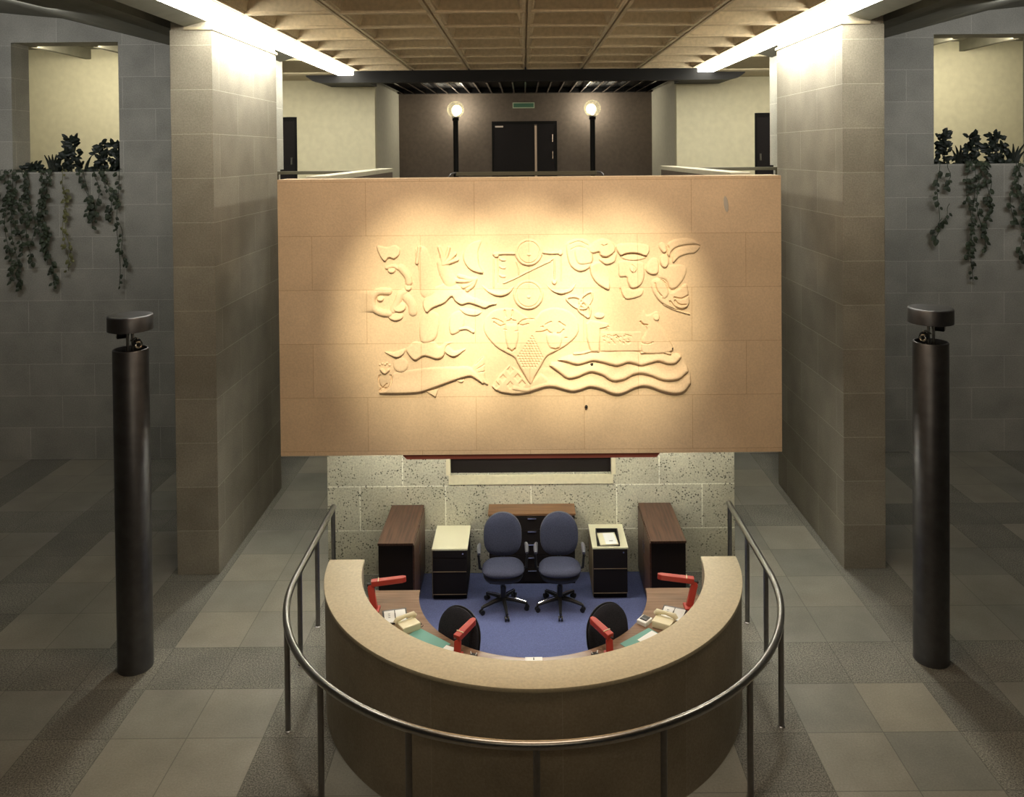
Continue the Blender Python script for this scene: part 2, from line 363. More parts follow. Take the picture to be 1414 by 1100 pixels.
# ------------------------------------------------------------------ carved stone panel
PX0, PX1, PZ0, PZ1, PY = -2.505, 2.503, 2.11, 4.871, 8.25
def rel():
    f, cx, cy, pit, roll = 1146.12, 723.31, 227.27, .0146, .009
    def to(px, py):
        dx, dy = px-cx, py-cy; c, s = math.cos(roll), math.sin(roll)
        x = dx*c-dy*s; y = dx*s+dy*c; cp, sp = math.cos(pit), math.sin(pit)
        k = PY/(cp - y/f*sp)
        return -.0521+k*x/f, 5.12+k*(-y/f*cp-sp)
    x0, z1 = to(514, 316); x1, z0 = to(975, 556)
    nx, nz = 800, 420
    xs = np.linspace(x0, x1, nx); zs = np.linspace(z0, z1, nz)
    # everything below is measured in units u (1 u = 1/139 m) on the stone face
    U = 139.0
    X, Z = np.meshgrid(xs*U, zs*U)
    Hh = np.zeros_like(X)
    def cv(pts, o): return [tuple(c*U for c in to(o[0]+x/o[2], o[1]+y/o[2])) for x, y in pts]
    A = (500, 310, 4.4); B = (740, 310, 4.4); Mo = (660, 410, 7.86); Q = (860, 315, 8.46)
    def smooth(pts, closed, n=6):
        p = np.array(pts); N = len(p); out = []
        rng = range(N) if closed else range(N-1)
        for i in rng:
            if closed: a, b, c, d = p[i-1], p[i], p[(i+1) % N], p[(i+2) % N]
            else: a, b, c, d = p[max(i-1, 0)], p[i], p[i+1], p[min(i+2, N-1)]
            for k in range(n):
                t = k/n; out.append(.5*((2*b)+(c-a)*t+(2*a-5*b+4*c-d)*t*t+(3*b-a-3*c+d)*t**3))
        if not closed: out.append(p[-1])
        return np.array(out)
    def win(p, pad):
        i0 = np.searchsorted(xs*U, p[:, 0].min()-pad); i1 = np.searchsorted(xs*U, p[:, 0].max()+pad)
        j0 = np.searchsorted(zs*U, p[:, 1].min()-pad); j1 = np.searchsorted(zs*U, p[:, 1].max()+pad)
        return slice(j0, j1), slice(i0, i1)
    def segd(p, w, closed):
        x, z = X[w], Z[w]; d = np.full(x.shape, 1e9); tt = np.zeros(x.shape)
        q = np.vstack([p, p[:1]]) if closed else p; n = len(q)-1
        for i in range(n):
            a, b = q[i], q[i+1]; v = b-a; L = max(v@v, 1e-9)
            t = np.clip(((x-a[0])*v[0]+(z-a[1])*v[1])/L, 0, 1)
            e = np.hypot(x-a[0]-t*v[0], z-a[1]-t*v[1]); m = e < d
            d = np.where(m, e, d); tt = np.where(m, (i+t)/n, tt)
        return d, tt
    def inside(p, w):
        x, z = X[w], Z[w]; r = np.zeros(x.shape, bool); q = np.vstack([p, p[:1]])
        for a, b in zip(q, q[1:]):
            if a[1] == b[1]: continue
            c = ((a[1] > z) != (b[1] > z)) & (x < (b[0]-a[0])*(z-a[1])/(b[1]-a[1])+a[0]); r ^= c
        return r
    def sm(t): t = np.clip(t, 0, 1); return t*t*(3-2*t)
    def poly(pts, o, h=4.5, w=2.2, sm_=True, low=None, D=14, add=False):
        p = np.array(cv(pts, o)); p = smooth(p, True) if sm_ else p
        k = win(p, 2); d, _ = segd(p, k, True); ins = inside(p, k)
        v = h*np.sqrt(np.clip(1-(1-np.clip(d/w, 0, 1))**2, 0, 1))*ins
        if low is not None:
            dl, _ = segd(smooth(np.array(cv(low, o)), False), k, False)
            v = v*(.12+.88*np.exp(-(dl/D)**2))
        elif not add:
            zl, zh = p[:, 1].min(), p[:, 1].max(); v = v*(1.1-.85*np.clip((Z[k]-zl)/(zh-zl), 0, 1))
        Hh[k] = Hh[k]+v if add else np.maximum(Hh[k], v)
    def stroke(pts, o, r, h=3.5, r1=None, closed=False, add=False):
        p = smooth(np.array(cv(pts, o)), closed); k = win(p, max(r, r1 or 0)+1); d, t = segd(p, k, closed)
        rr = r+(((r1 if r1 is not None else r)-r)*t)
        v = h*np.sqrt(np.clip(1-(d/np.maximum(rr, .3))**2, 0, 1))
        Hh[k] = Hh[k]+v if add else np.maximum(Hh[k], v)
    def groove(pts, o, r=1.1, h=2.0, closed=False):
        p = smooth(np.array(cv(pts, o)), closed) if len(pts) > 2 else np.array(cv(pts, o))
        k = win(p, r+1); d, _ = segd(p, k, closed)
        Hh[k] -= h*np.sqrt(np.clip(1-(d/r)**2, 0, 1))
    def disc(c, o, rx, ry=None, h=4, w=3): # rx, ry in crop units
        ry = ry or rx
        poly([(c[0]+rx*math.cos(a*PI/6), c[1]+ry*math.sin(a*PI/6)) for a in range(12)], o, h, w)
    # dolphins and waves at left, figure with raised hands
    poly([(90,130),(150,138),(200,125),(230,150),(225,185),(195,208),(165,200),(140,222),(110,190)], A)
    disc((180,275), A, 25, 20); stroke([(150,262),(190,252),(225,268)], A, 2.5, 2.5)
    stroke([(235,262),(275,310),(285,350)], A, 5, 3.5); disc((280,380), A, 22, 22)
    stroke([(255,410),(230,430),(215,470),(190,520)], A, 5, 3)
    stroke([(160,405),(95,408),(62,450),(72,505),(115,533),(165,540)], A, 5, 4); disc((112,448), A, 22, 18, 4.5)
    disc((225,500), A, 42, 32, 4.5); disc((205,556), A, 46, 28, 4); stroke([(260,430),(300,480),(310,530)], A, 6, 2.5)
    stroke([(350,138),(343,180),(335,230)], A, 3, 4); stroke([(360,170),(385,260),(400,400)], A, 9, 2.2, 11)
    for e in ((468,138),(528,140),(566,178),(580,212)):
        stroke([(492,240),((492+e[0])/2+4,(240+e[1])/2),e], A, 3.4, 3.8, 2.4)
    stroke([(490,235),(505,290),(535,345)], A, 8, 3.0, 9)
    for e in ((590,312),(575,340),(615,378),(640,395)):
        stroke([(690,330),((690+e[0])/2+8,(330+e[1])/2+6),e], A, 2.6, 3.2, 3)
    poly([(400,532),(430,505),(500,475),(532,445),(548,435),(565,462),(605,485),(650,475),(700,490),(745,505),(780,490),(820,478),(760,470),(700,450),(640,425),(600,385),(540,350),(470,370),(410,400),(370,470),(380,520)], A, 4.6,
         low=[(400,532),(430,505),(500,475),(532,445),(548,435),(565,462),(605,485),(650,475),(700,490),(745,505),(780,490),(820,478)])
    poly([(380,530),(460,540),(466,620),(440,700),(360,712),(350,600)], A, 2.6, 5)
    poly([(590,508),(660,512),(725,528),(695,552),(630,545)], A, 3.2, 3)
    poly([(545,545),(600,525),(622,600),(590,650),(540,665),(528,600)], A, 2.6, 4); stroke([(590,633),(635,628),(675,650)], A, 2.2, 3)
    poly([(138,772),(205,805),(250,788),(262,752),(200,772)], A, 4.2)
    poly([(270,770),(320,822),(380,797),(455,815),(498,795),(515,735),(552,715),(505,716),(470,738),(430,708),(360,715),(322,710),(285,735)], A, 4.6, 3.4)
    poly([(505,775),(560,800),(620,765),(626,752),(560,765),(520,735)], A, 4.2)
    # fish with a ring and a small crown
    fl = [(105,1020),(200,1025),(300,1022),(370,1013),(470,978),(570,942),(650,920),(680,930),(740,965)]
    poly(fl+[(700,900),(650,862),(560,862),(420,868),(300,882),(200,900),(182,935),(150,992)], A, 4.8, 3.4, low=fl, D=16)
    poly([(655,885),(690,840),(738,798),(745,860),(748,920),(765,972),(700,940),(670,925)], A, 3.2, 3)
    poly([(380,1010),(465,998),(448,1048)], A, 3, 2, False); poly([(572,945),(600,938),(620,948),(600,958)], A, 2.6, 2)
    for a, b in (((690,850),(735,805)),((700,875),(742,850)),((705,895),(745,890))): groove([a, b], A, .8, 1.2)
    disc((235,852), A, 45, 45, 2.2, 4)
    groove([(140+40*math.cos(a*PI/8), 945+50*math.sin(a*PI/8)) for a in range(16)], A, 1.2, 2.2, True)
    groove([(105,1008),(150,968)], A, 1, 1.8); stroke([(118,880),(138,898),(160,882)], A, 2.2, 3.2)
    for p in ((108,850),(124,843),(140,848),(152,840),(168,852)): disc(p, A, 6, 6, 2, 1.4)
    # moon, scales, wheels
    poly([(725,98),(665,112),(622,160),(615,210),(648,265),(700,290),(738,290),(712,240),(706,160)], A, 4.4)
    for c, r in (((1012,168),84),((1010,425),92)):
        disc(c, A, r, r*.97, 3.6, 2.6)
        groove([(c[0]+(r-19)*math.cos(a*PI/8), c[1]+(r-19)*math.sin(a*PI/8)) for a in range(16)], A, 1.1, 1.7, True)
        disc((c[0]+2, c[1]+8), A, 16, 14, 5.4, 2.4)
    stroke([(800,180),(860,174),(925,175)], A, 1.8, 3.2); disc((815,182), A, 19, 17, 4)
    groove([(824,205),(826,380)], A, .8, 1.3); stroke([(800,205),(800,380)], A, 1.2, 1.5)
    for y in (215, 262, 315): stroke([(838,y-8),(850,y),(868,y)], A, 1.4, 1.8)
    poly([(728,368),(775,396),(830,404),(885,394),(925,370),(900,412),(850,433),(800,427),(755,402)], A, 4.8, 3)
    stroke([(938,225),(950,260),(955,305)], A, 1.2, 2.2); stroke([(860,355),(930,325),(1005,285)], A, 1.1, 2)
    stroke([(1010,285),(1080,250),(1144,222)], A, 1.1, 2)
    stroke([(48,168),(90,172),(145,170)], B, 1.8, 3.2); disc((148,170), B, 16, 16, 4)
    groove([(152,195),(156,370)], B, .8, 1.3); stroke([(112,215),(112,330)], B, 1.2, 2); disc((112,345), B, 16, 18, 4)
    poly([(60,358),(100,392),(150,402),(200,390),(242,358),(222,398),(180,416),(145,420),(95,400)], B, 4.8, 3)
    stroke([(20,245),(70,225),(110,205)], B, 1.1, 2)
    # heart with stag and lion faces
    ht = [(60,330),(90,220),(160,150),(280,120),(400,130),(490,190),(560,235),(620,225),(700,150),(820,115),(960,140),(1060,220),(1095,340),(1060,430),(960,520),(840,590),(750,640),(690,740),(620,860),(590,935),(555,935),(500,840),(430,720),(390,650),(300,600),(200,540),(100,430)]
    poly(ht, Mo, 4.6, 3.0)
    for g in ([(160,232),(215,245),(270,275)],[(175,272),(235,310),(292,296)],[(438,292),(500,245),(610,240)],[(438,296),(490,302),(545,288)],
              [(290,145),(292,180),(302,212)],[(375,145),(378,180),(370,212)],[(318,258),(345,252)],[(360,236),(362,250)],[(375,250),(405,256)],
              [(735,295),(765,278),(795,268)],[(880,268),(910,290),(945,312)],[(745,350),(765,375),(800,388)],[(865,388),(900,382),(930,350)],
              [(635,377),(690,374),(745,360)],[(805,548),(840,556),(872,546)],[(690,320),(705,322)],[(945,440),(965,435)]):
        groove(g, Mo, 1.25, 2.4)
    poly([(295,300),(360,285),(430,300),(440,430),(405,560),(365,580),(335,565),(300,450)], Mo, 2.2, 4, add=True)
    poly([(740,400),(840,385),(910,430),(890,530),(840,560),(770,530)], Mo, 2.0, 4, add=True)
    groove([(330,555),(365,575),(402,555)], Mo, 1.6, 2.6)
    for g in ([(282,350),(310,350)],[(405,365),(430,360)]): groove(g, Mo, 1, 1.2)
    for j, y in enumerate(range(425, 770, 27)):
        hw = 15+(y-425)*.62 if y < 640 else 155-(y-640)*.62
        for x in range(-10, 11):
            xx = 590+x*32+(16 if j % 2 else 0)-(y-425)*.10
            if abs(xx-(590-(y-425)*.10)) < hw: groove([(xx-5, y-4),(xx+4, y+4)], Mo, .95, 1.5)
    # mound of lozenges under the heart running into the waves
    w3 = [(-150,1003),(-60,1018),(-10,1006),(60,985),(110,985),(165,1000),(220,1012),(275,1002),(330,985),(400,1000),(440,1018),(490,1030),(540,1020),(600,992),(650,980),(700,988),(760,1010),(840,1026),(900,1012),(942,960)]
    w2 = [(80,855),(130,890),(190,932),(250,926),(300,905),(340,895),(400,912),(440,938),(480,950),(540,938),(590,912),(640,904),(700,918),(750,938),(800,947),(870,936),(928,888)]
    w1 = [(130,820),(180,832),(250,850),(300,840),(345,828),(400,836),(480,856),(520,850),(560,838),(600,846),(640,856),(700,840),(745,830),(800,846),(850,840),(884,805)]
    w0 = [(228,785),(290,780),(335,768),(385,768),(450,775),(540,764),(600,770),(650,780),(700,768),(760,766),(815,785),(860,780)]
    md = [(150,965),(180,1000),(250,1032),(380,1052),(480,1046),(560,1030),(660,1000),(740,968),(800,962)]
    poly(md+[(760,880),(680,820),(560,930),(450,800),(340,735),(230,850)], Mo, 4.4, 3.2, False, low=md, D=24)
    for cxx, cyy in ((350,790),(270,875),(430,870),(200,950),(350,950),(480,935)):
        q = [(cxx-44, cyy),(cxx, cyy-50),(cxx+44, cyy),(cxx, cyy+50)]
        p = np.array(cv(q, Mo)); k = win(p, 1); d, _ = segd(p, k, True); ins = inside(p, k)
        Hh[k] = np.where(ins, Hh[k]-1.6*np.clip(d/1.5, 0, 1), Hh[k])
    def band(low, up, h, D):
        sp = lambda l: [tuple(q) for q in smooth(np.array(l, float), False, 5)]
        low, up = sp(low), sp(up)
        poly(low+up[::-1], B, h*1.3, 6.5, False, low=low, D=D)
    band(w3, [(-150,900),(-40,940),(20,880),(80,870)]+w2[1:]+[(940,920)], 5.2, 9)
    band(w2, [(90,835)]+w1[1:]+[(920,860)], 5.2, 9)
    band(w1, [(160,805)]+w0+[(882,790)], 5.0, 9)
    stroke([(232,783),(290,778),(335,766),(380,768)], B, 1.6, 3); stroke([(640,776),(690,768),(740,764),(815,782)], B, 1.8, 3.4)
    # heads, knot, crowned figure
    poly([(190,110),(260,85),(325,105),(345,180),(340,235),(315,270),(262,284),(212,252),(190,190)], B, 3.8, 3)
    poly([(238,150),(300,140),(345,190),(338,228),(270,238),(243,212)], B, 2.0, 3, add=True)
    groove([(205,120),(260,103),(315,125)], B, 1, 1.4); groove([(215,150),(262,132),(310,150)], B, 1, 1.4)
    poly([(318,130),(395,85),(465,108),(482,155),(455,184),(420,197),(388,184),(382,166),(345,174),(315,158)], B, 5, 3)
    groove([(400,123),(415,128),(432,120)], B, 1, 2)
    poly([(385,205),(440,200),(488,170),(480,222),(432,243),(395,226)], B, 4, 3)
    poly([(335,238),(400,230),(440,300),(448,392),(400,378),(355,340),(330,290)], B, 4.2, 3.2, low=[(335,238),(330,290),(355,340),(400,378),(448,392)], D=9)
    for lf in ([(187,450),(240,436),(296,470),(306,505),(245,502)],[(336,408),(290,430),(265,470),(302,500),(338,455)],[(258,512),(292,545),(322,560),(328,505),(290,465)]):
        stroke(lf, B, 1.7, 3, closed=True)
    poly([(485,128),(560,112),(670,122),(692,150),(668,192),(630,178),(590,172),(545,176),(512,188)], B, 4.8, 2.6)
    poly([(515,192),(590,178),(668,196),(640,212),(590,218),(540,212)], B, 2.0, 2)
    groove([(518,187),(590,174),(668,191)], B, 1.3, 3)
    poly([(508,222),(502,270),(508,315),(548,318),(556,350),(578,385),(625,375),(655,330),(655,240),(600,222)], B, 3.8, 3)
    disc((590,262), B, 24, 28, 5.2, 2.4); groove([(583,245),(598,258),(594,282)], B, 1, 2)
    poly([(514,388),(530,442),(570,452),(640,430),(650,390),(590,395),(545,380)], B, 3.0, 3)
    groove([(512,392),(520,420),(536,445)], B, 1.2, 2)
    poly([(340,350),(280,420),(262,480),(290,522),(350,542),(410,520),(420,430),(400,360)], Q, 4.2, 3)
    poly([(418,190),(430,240),(475,288),(515,262),(505,200),(455,165)], Q, 4.6, 3); disc((485,380), Q, 55, 82, 5.2, 3.4)
    poly([(520,180),(620,128),(760,118),(855,150),(905,198),(840,186),(720,196),(625,222),(565,270),(545,330),(515,300),(535,230)], Q, 4.6, 3)
    poly([(575,350),(620,242),(720,215),(895,214),(840,288),(760,300),(660,335),(590,400)], Q, 4.0, 3)
    poly([(430,440),(560,430),(700,430),(745,490),(705,600),(630,690),(572,712),(540,690),(512,620),(465,590),(410,570)], Q, 3.2, 4)
    poly([(340,610),(335,700),(395,815),(480,890),(600,940),(720,940),(775,870),(768,780),(740,650),(650,700),(560,740),(500,620),(420,580)], Q, 4.4, 3)
    poly([(385,610),(450,600),(512,680),(530,760),(480,815),(430,775),(385,690)], Q, 1.8, 3, add=True)
    groove([(445,600),(505,650),(535,720)], Q, 1.1, 2); groove([(375,640),(395,720),(450,790)], Q, 1.1, 1.8)
    for g in ([(548,850),(600,912),(680,938),(765,918)],[(605,842),(650,885),(730,888)],[(600,805),(680,817),(755,785)]): groove(g, Q, 1.6, 3)
    stroke([(480,890),(600,948),(780,1002)], Q, 1.4, 2.4, .5)
    # city wall, tower and seated beast
    poly([(390,650),(640,650),(645,768),(390,770)], B, 1.8, 2.5, False)
    poly([(305,600),(330,578),(440,600),(440,632),(392,634),(386,770),(330,772),(308,690)], B, 3.8, 3, False)
    groove([(392,632),(415,628),(440,620)], B, 1.2, 2.5); disc((385,552), B, 32, 18, 3.2)
    poly([(636,590),(652,520),(668,545),(690,545),(740,528),(748,600),(800,680),(825,768),(650,778),(645,700),(672,640),(660,608)], B, 3.6, 3)
    groove([(636,590),(652,606),(676,608)], B, 1.4, 3); disc((730,560), B, 22, 24, 4)
    groove([(645,718),(680,722),(710,712)], B, 1, 1.6)
    rnd = random.Random(4)
    for _ in range(46):
        x, y = rnd.uniform(405, 575), rnd.uniform(665, 722); groove([(x, y),(x+5, y+3)], B, .9, 1.2)
    return xs, zs, np.clip(Hh, -3, None)/U*1.08

xs, zs, Hh = rel()
gx = np.concatenate([np.linspace(PX0, xs[0], 14)[:-1], xs, np.linspace(xs[-1], PX1, 10)[1:]])
gz = np.concatenate([np.linspace(PZ0, zs[0], 6)[:-1], zs, np.linspace(zs[-1], PZ1, 6)[1:]])
NX, NZ = len(gx), len(gz)
full = np.zeros((NZ, NX)); full[5:5+len(zs), 13:13+len(xs)] = Hh
full[0, :] = full[-1, :] = 0
GX, GZ = np.meshgrid(gx, gz)
co_ = np.stack([GX, PY-full, GZ], -1).reshape(-1, 3)
idx = np.arange(NX*NZ).reshape(NZ, NX)
quads = np.stack([idx[:-1, :-1], idx[:-1, 1:], idx[1:, 1:], idx[1:, :-1]], -1).reshape(-1, 4)
# back and sides
bd = list(idx[0, :]) + list(idx[1:, -1]) + list(idx[-1, -2::-1]) + list(idx[-2:0:-1, 0])
nb = len(bd); base = len(co_)
bco = co_[bd].copy(); bco[:, 1] = 8.6
co2 = np.vstack([co_, bco])
side = np.array([[bd[i], base+i, base+(i+1) % nb, bd[(i+1) % nb]] for i in range(nb)])
me = bpy.data.meshes.new('carved_slab')
nq = len(quads)+len(side)
loops = np.concatenate([quads.ravel(), side.ravel(), base+np.arange(nb)[::-1]])
me.vertices.add(len(co2)); me.vertices.foreach_set('co', co2.ravel())
me.loops.add(len(loops)); me.loops.foreach_set('vertex_index', loops.astype(np.int32))
me.polygons.add(nq+1); ls = np.concatenate([np.arange(nq)*4, [nq*4]]); me.polygons.foreach_set('loop_start', ls.astype(np.int32))
me.update(calc_edges=True); me.validate()
sm_ = np.zeros(len(me.polygons), bool); sm_[:len(quads)] = True; me.polygons.foreach_set('use_smooth', sm_)
me.materials.append(M['relief']); me.set_sharp_from_angle(angle=math.radians(60))
panel = empty('relief_panel', 'huge warm-lit stone panel carved in low relief with heart, fish, scales and waves', 'relief', (0, 0, 0))
slab = bpy.data.objects.new('carved_slab', me); C.objects.link(slab); slab.parent = panel
for x, z in ((.607, 3.004), (1.405, 3.155), (.549, 2.581)):
    MB().lathe([(.014, -.02), (.016, 0), (.012, .012), (.002, .014)], n=12, M=Matrix.Translation((x, PY-.012, z)) @ Matrix.Rotation(PI/2, 4, 'X')).done('hole_plug', M['stopper'], panel)
MB().lathe([(.001, -.002), (1, -.002), (1, .003), (.6, .004), (.01, .004)], n=16, M=Matrix.Translation((1.955, PY-.003, 4.59)) @ Matrix.Rotation(-.12, 4, 'Y') @ Matrix.Rotation(PI/2, 4, 'X') @ Matrix.Diagonal((.022, .08, 1, 1))).done('scuff_mark', M['scuff'], panel)
# board under the panel and the ledge that carries it
st(MB().box(-2.47, 2.47, 8.62, 10.035, 2.2, 2.4), 'ceiling_desk_canopy', M['soffit'])
t = empty('canopy_board', 'dark red board with angled ends fixed along the underside of the carved panel', 'trim board', (0, 8.265, 2.06))
MB().prism([(-1.29, .04), (-1.25, 0), (1.25, 0), (1.285, .04), (1.285, .045), (-1.29, .045)], -.3, 0, Matrix.Rotation(PI/2, 4, 'X')).done('board', M['redtrim'], t)
# lit batten behind the board that washes the pitted wall
for k, x in enumerate((-1.75, 0, 1.75)):
    t = empty('fluorescent_batten', 'slim fluorescent batten under the stone ledge, %s of three, washing the pitted wall' % ('leftmost', 'middle', 'rightmost')[k], 'light', (x, 9.25, 2.2))
    MB().box(-.6, .6, -.05, .05, -.06, 0).done('housing', M['gplastic'], t)
    MB().tube([(-.58, 0, -.075), (.58, 0, -.075)], .018).done('tube', mat('batten_tube%d' % k, (.9, .9, .9, 1), .5, emit=(1, .97, .82, 1), es=60), t)
# niche in the lower wall
t = empty('wall_niche', 'dark rectangular slot with pale sill set in the pitted wall under the panel', 'niche', (0, 10.035, 1.2))
MB().box(-.975, .975, .06, .1, .012, .212).done('dark_panel', M['dark'], t)
MB().box(-1.0, 1.0, -.02, .06, -.105, .008).done('sill', mat('pale_sill', (.72, .66, .46, 1), .6, noise=.06), t, bevel=.004)
for s in (-1, 1):
    a, b = sorted((s*.978, s*1.03)); MB().box(a, b, -.015, .02, .008, .26).done('jamb', mat('pale_jamb', (.72, .66, .46, 1), .6), t)

# ------------------------------------------------------------------ bridge parapets and rails upstairs
for s, nm in ((-1, 'left'), (1, 'right')):
    t = empty('bridge_parapet', 'pale-topped low parapet running back behind the %s end of the carved panel' % nm, 'parapet', (s*2.47, 9.68, 3.9))
    a, b = sorted((-.11*s, .13*s))
    MB().box(-.11, .11, 0, 4.9, 0, .90).done('wall_body', M['brown_wall'], t)
    MB().box(-.12, .12, -.02, 4.92, .90, .967).done('coping', M['white_wall'], t, bevel=.01)
    t = empty('gallery_rail', 'dark flat handrail across the gallery edge between panel and %s pillar' % nm, 'railing', (s*3.42, 14.05, 3.9))
    MB().box(-.85, .85, -.03, .03, .885, .94).done('handrail', M['olive'], t, bevel=.008)
    for x in (-.8, 0, .8): MB().box(x-.015, x+.015, -.015, .015, 0, .885).done('post', M['olive'], t)
t = empty('balustrade', 'low olive metal balustrade with rounded ends just behind the panel top centre', 'railing', (-.015, 12.5, 3.9))
MB().box(-1.06, 1.06, -.02, .02, .875, .935).done('top_rail', M['olive'], t, bevel=.01)
for s in (-1, 1):
    MB().tube([(s*1.06, 0, .925), (s*1.12, 0, .915), (s*1.155, 0, .88), (s*1.165, 0, .8), (s*1.165, 0, 0)], .014).done('end_post', M['dsteel'], t, smooth=True)
    MB().box(s*.55-.012, s*.55+.012, -.012, .012, 0, .88).done('post', M['dsteel'], t)

# doors
def door(n, x0, x1, y, ztop, leaves):
    t = empty('door_%d' % n, None, None, ((x0+x1)/2, y, 3.9)); t['kind'] = 'structure'
    w = (x1-x0)/2; h = ztop-3.9
    MB().box(-w, -w+.05, -.03, .05, 0, h).box(w-.05, w, -.03, .05, 0, h).box(-w+.05, w-.05, -.03, .05, h-.08, h).done('frame', M['black'], t)
    return t, w, h
t, w, h = door(1, -.892, .835, 22.03, 5.95, 2)
c = -.0285
MB().box(-w+.05, .262, -.012, .03, 0, h-.08).done('leaf', M['door'], t)
MB().box(.335, w-.05, -.012, .03, 0, h-.08).done('leaf', M['door'], t)
MB().box(.272, .325, -.03, .02, .02, h-.12).done('meeting_strip', mat('bronze_strip', (.55, .45, .36, 1), .3, .3), t)
for z0 in (1.05, 1.5): MB().box(.735, .755, -.06, -.012, z0, z0+.2).done('handle', M['chrome'], t)
MB().box(-w+.09, -w+.3, -.05, -.012, h-.16, h-.12).done('closer', M['steel'], t)
for s, n in ((-1, 2), (1, 3)):
    a, b = sorted((s*5.1, s*6.19)); t, w, h = door(n, a, b, 18.52, 5.95, 1)
    MB().box(-w+.05, w-.05, -.01, .04, 0, h-.08).done('leaf', M['door'], t)
    MB().box(-s*(w-.12)-.015, -s*(w-.12)+.015, -.06, -.01, 1.0, 1.15).done('handle', M['steel'], t)
t = empty('exit_sign', 'small green rectangular sign with pale border on brown wall above double doors', 'sign', (-.045, 22.03, 6.37))
MB().box(-.29, .29, -.05, 0, -.075, .075).done('case', M['signedge'], t, bevel=.004)
MB().box(-.265, .265, -.056, -.05, -.052, .052).done('face', M['green'], t)

# globe lamps
for s, x in ((-1, -1.782), (1, 1.71)):
    t = empty('globe_lamp', 'black lamp post with lit round glass globe, %s of the double doors' % ('left' if s < 0 else 'right'), 'lamp', (x, 21.2, 3.96))
    MB().lathe([(.16, 0), (.16, .03), (.07, .06), (.065, .1), (.065, 1.98), (.085, 1.99), (.085, 2.05), (.06, 2.06)], n=24).done('post', M['black'], t, smooth=True)
    MB().lathe([(.09, 2.06), (.1, 2.08), (.09, 2.1)], n=24).done('collar', M['chrome'], t, smooth=True)
    gb = MB().ball((0, 0, 2.275), .222).done('globe', glass_globe(), t, smooth=True)
    so = gb.modifiers.new('shell', 'SOLIDIFY'); so.thickness = .006
    MB().ball((0, 0, 2.20), .06, (1, 1, 1.7)).done('bulb', mat('bulb', (1, 1, 1, 1), emit=(1, .92, .72, 1), es=22), t, smooth=True)
    L = bpy.data.lights.new('globe_light', 'POINT'); L.energy = 48; L.color = (1, .92, .72); L.shadow_soft_size = .2
    lo = bpy.data.objects.new('globe_light', L); C.objects.link(lo); lo.location = (x, 21.5, 6.235)

# ------------------------------------------------------------------ reception counter
CY, CR, Cr, CH = 8.10, 1.995, 1.65, 1.14
def arc(cx, cy, r, a0, a1, n=72): return [(cx+r*math.cos(math.radians(a0+(a1-a0)*i/n)), cy+r*math.sin(math.radians(a0+(a1-a0)*i/n))) for i in range(n+1)]
def cshell(mb, r0, r1, z0, z1, n=96):
    """half-ring, open side away from the camera"""
    o = arc(0, CY, r1, 180, 360, n); i = arc(0, CY, r0, 180, 360, n); bm = mb.bm
    V = [[bm.verts.new((x, y, z)) for x, y in l] for l, z in ((o, z0), (o, z1), (i, z1), (i, z0))]
    for a in range(4):
        p, q = V[a], V[(a+1) % 4]
        for k in range(n): bm.faces.new((p[k], p[k+1], q[k+1], q[k]))
    for k in (0, n): bm.faces.new([v[k] for v in V])
    return mb
desk = empty('reception_counter', 'half-round stone reception counter enclosing the blue-carpeted work area', 'counter', (0, 0, 0))
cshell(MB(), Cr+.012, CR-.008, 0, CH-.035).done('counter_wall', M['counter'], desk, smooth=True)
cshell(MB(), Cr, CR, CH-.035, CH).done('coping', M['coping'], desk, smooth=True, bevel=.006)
ws = arc(0, CY, Cr-.002, 180, 360, 80)
ws = [(-1.60, 8.29)] + [(-1.64, 8.14)] + ws[1:-1] + [(1.64, 8.14), (1.60, 8.29)] + [(x, y) for x, y in arc(0, 8.29, 1.135, 0, -180, 60)]
MB().prism(ws, .70, .73).done('desktop', M['desk'], desk, bevel=.004)
for s in (-1, 1):
    a, b = sorted((s*1.2, s*1.56)); MB().box(a, b, 8.22, 8.25, 0, .70).done('end_panel', M['dark'], desk)
# rail
rl = empty('handrail', 'stainless tubular handrail on posts curving round the front of reception counter', 'railing', (0, 0, 0))
RR, RH = 2.332, .961
pts = [(-RR, 9.74, RH), (-RR, 9.4, RH), (-RR, 8.9, RH), (-RR, 8.5, RH)] + [(x, y, RH) for x, y in arc(0, CY, RR, 180, 360, 96)] + [(RR, 8.5, RH), (RR, 8.9, RH), (RR, 9.4, RH), (RR, 9.74, RH)]
MB().tube(pts, .032, 20).done('rail', M['steel'], rl, smooth=True)
pp = [(RR*math.cos(math.radians(a)), CY-RR*math.sin(math.radians(a))) for a in (90, 66.6, 43.2, 19.8, 113.4, 136.8, 160.2)]
pp += [(s*RR, y) for s in (-1, 1) for y in (8.24, 8.94, 9.70)]
for x, y in pp:
    po = MB().tube([(x, y, .01), (x, y, RH-.02)], .025, 16).done('post', M['poststeel'], rl, smooth=True)
    MB().lathe([(.034, 0), (.034, .006), (.027, .01)], (x, y, 0), 20).done('foot_plate', M['steel'], po)

o = MB().prism([(-1.72, 10.03)] + [(-1.72, 8.1)] + [(x, y) for x, y in arc(0, CY, 1.65, 180, 360, 60)] + [(1.72, 8.1), (1.72, 10.03)], .0, .012).done('carpet', M['carpet'])
put(o, 'blue carpet covering the floor inside the half-round counter', 'carpet')

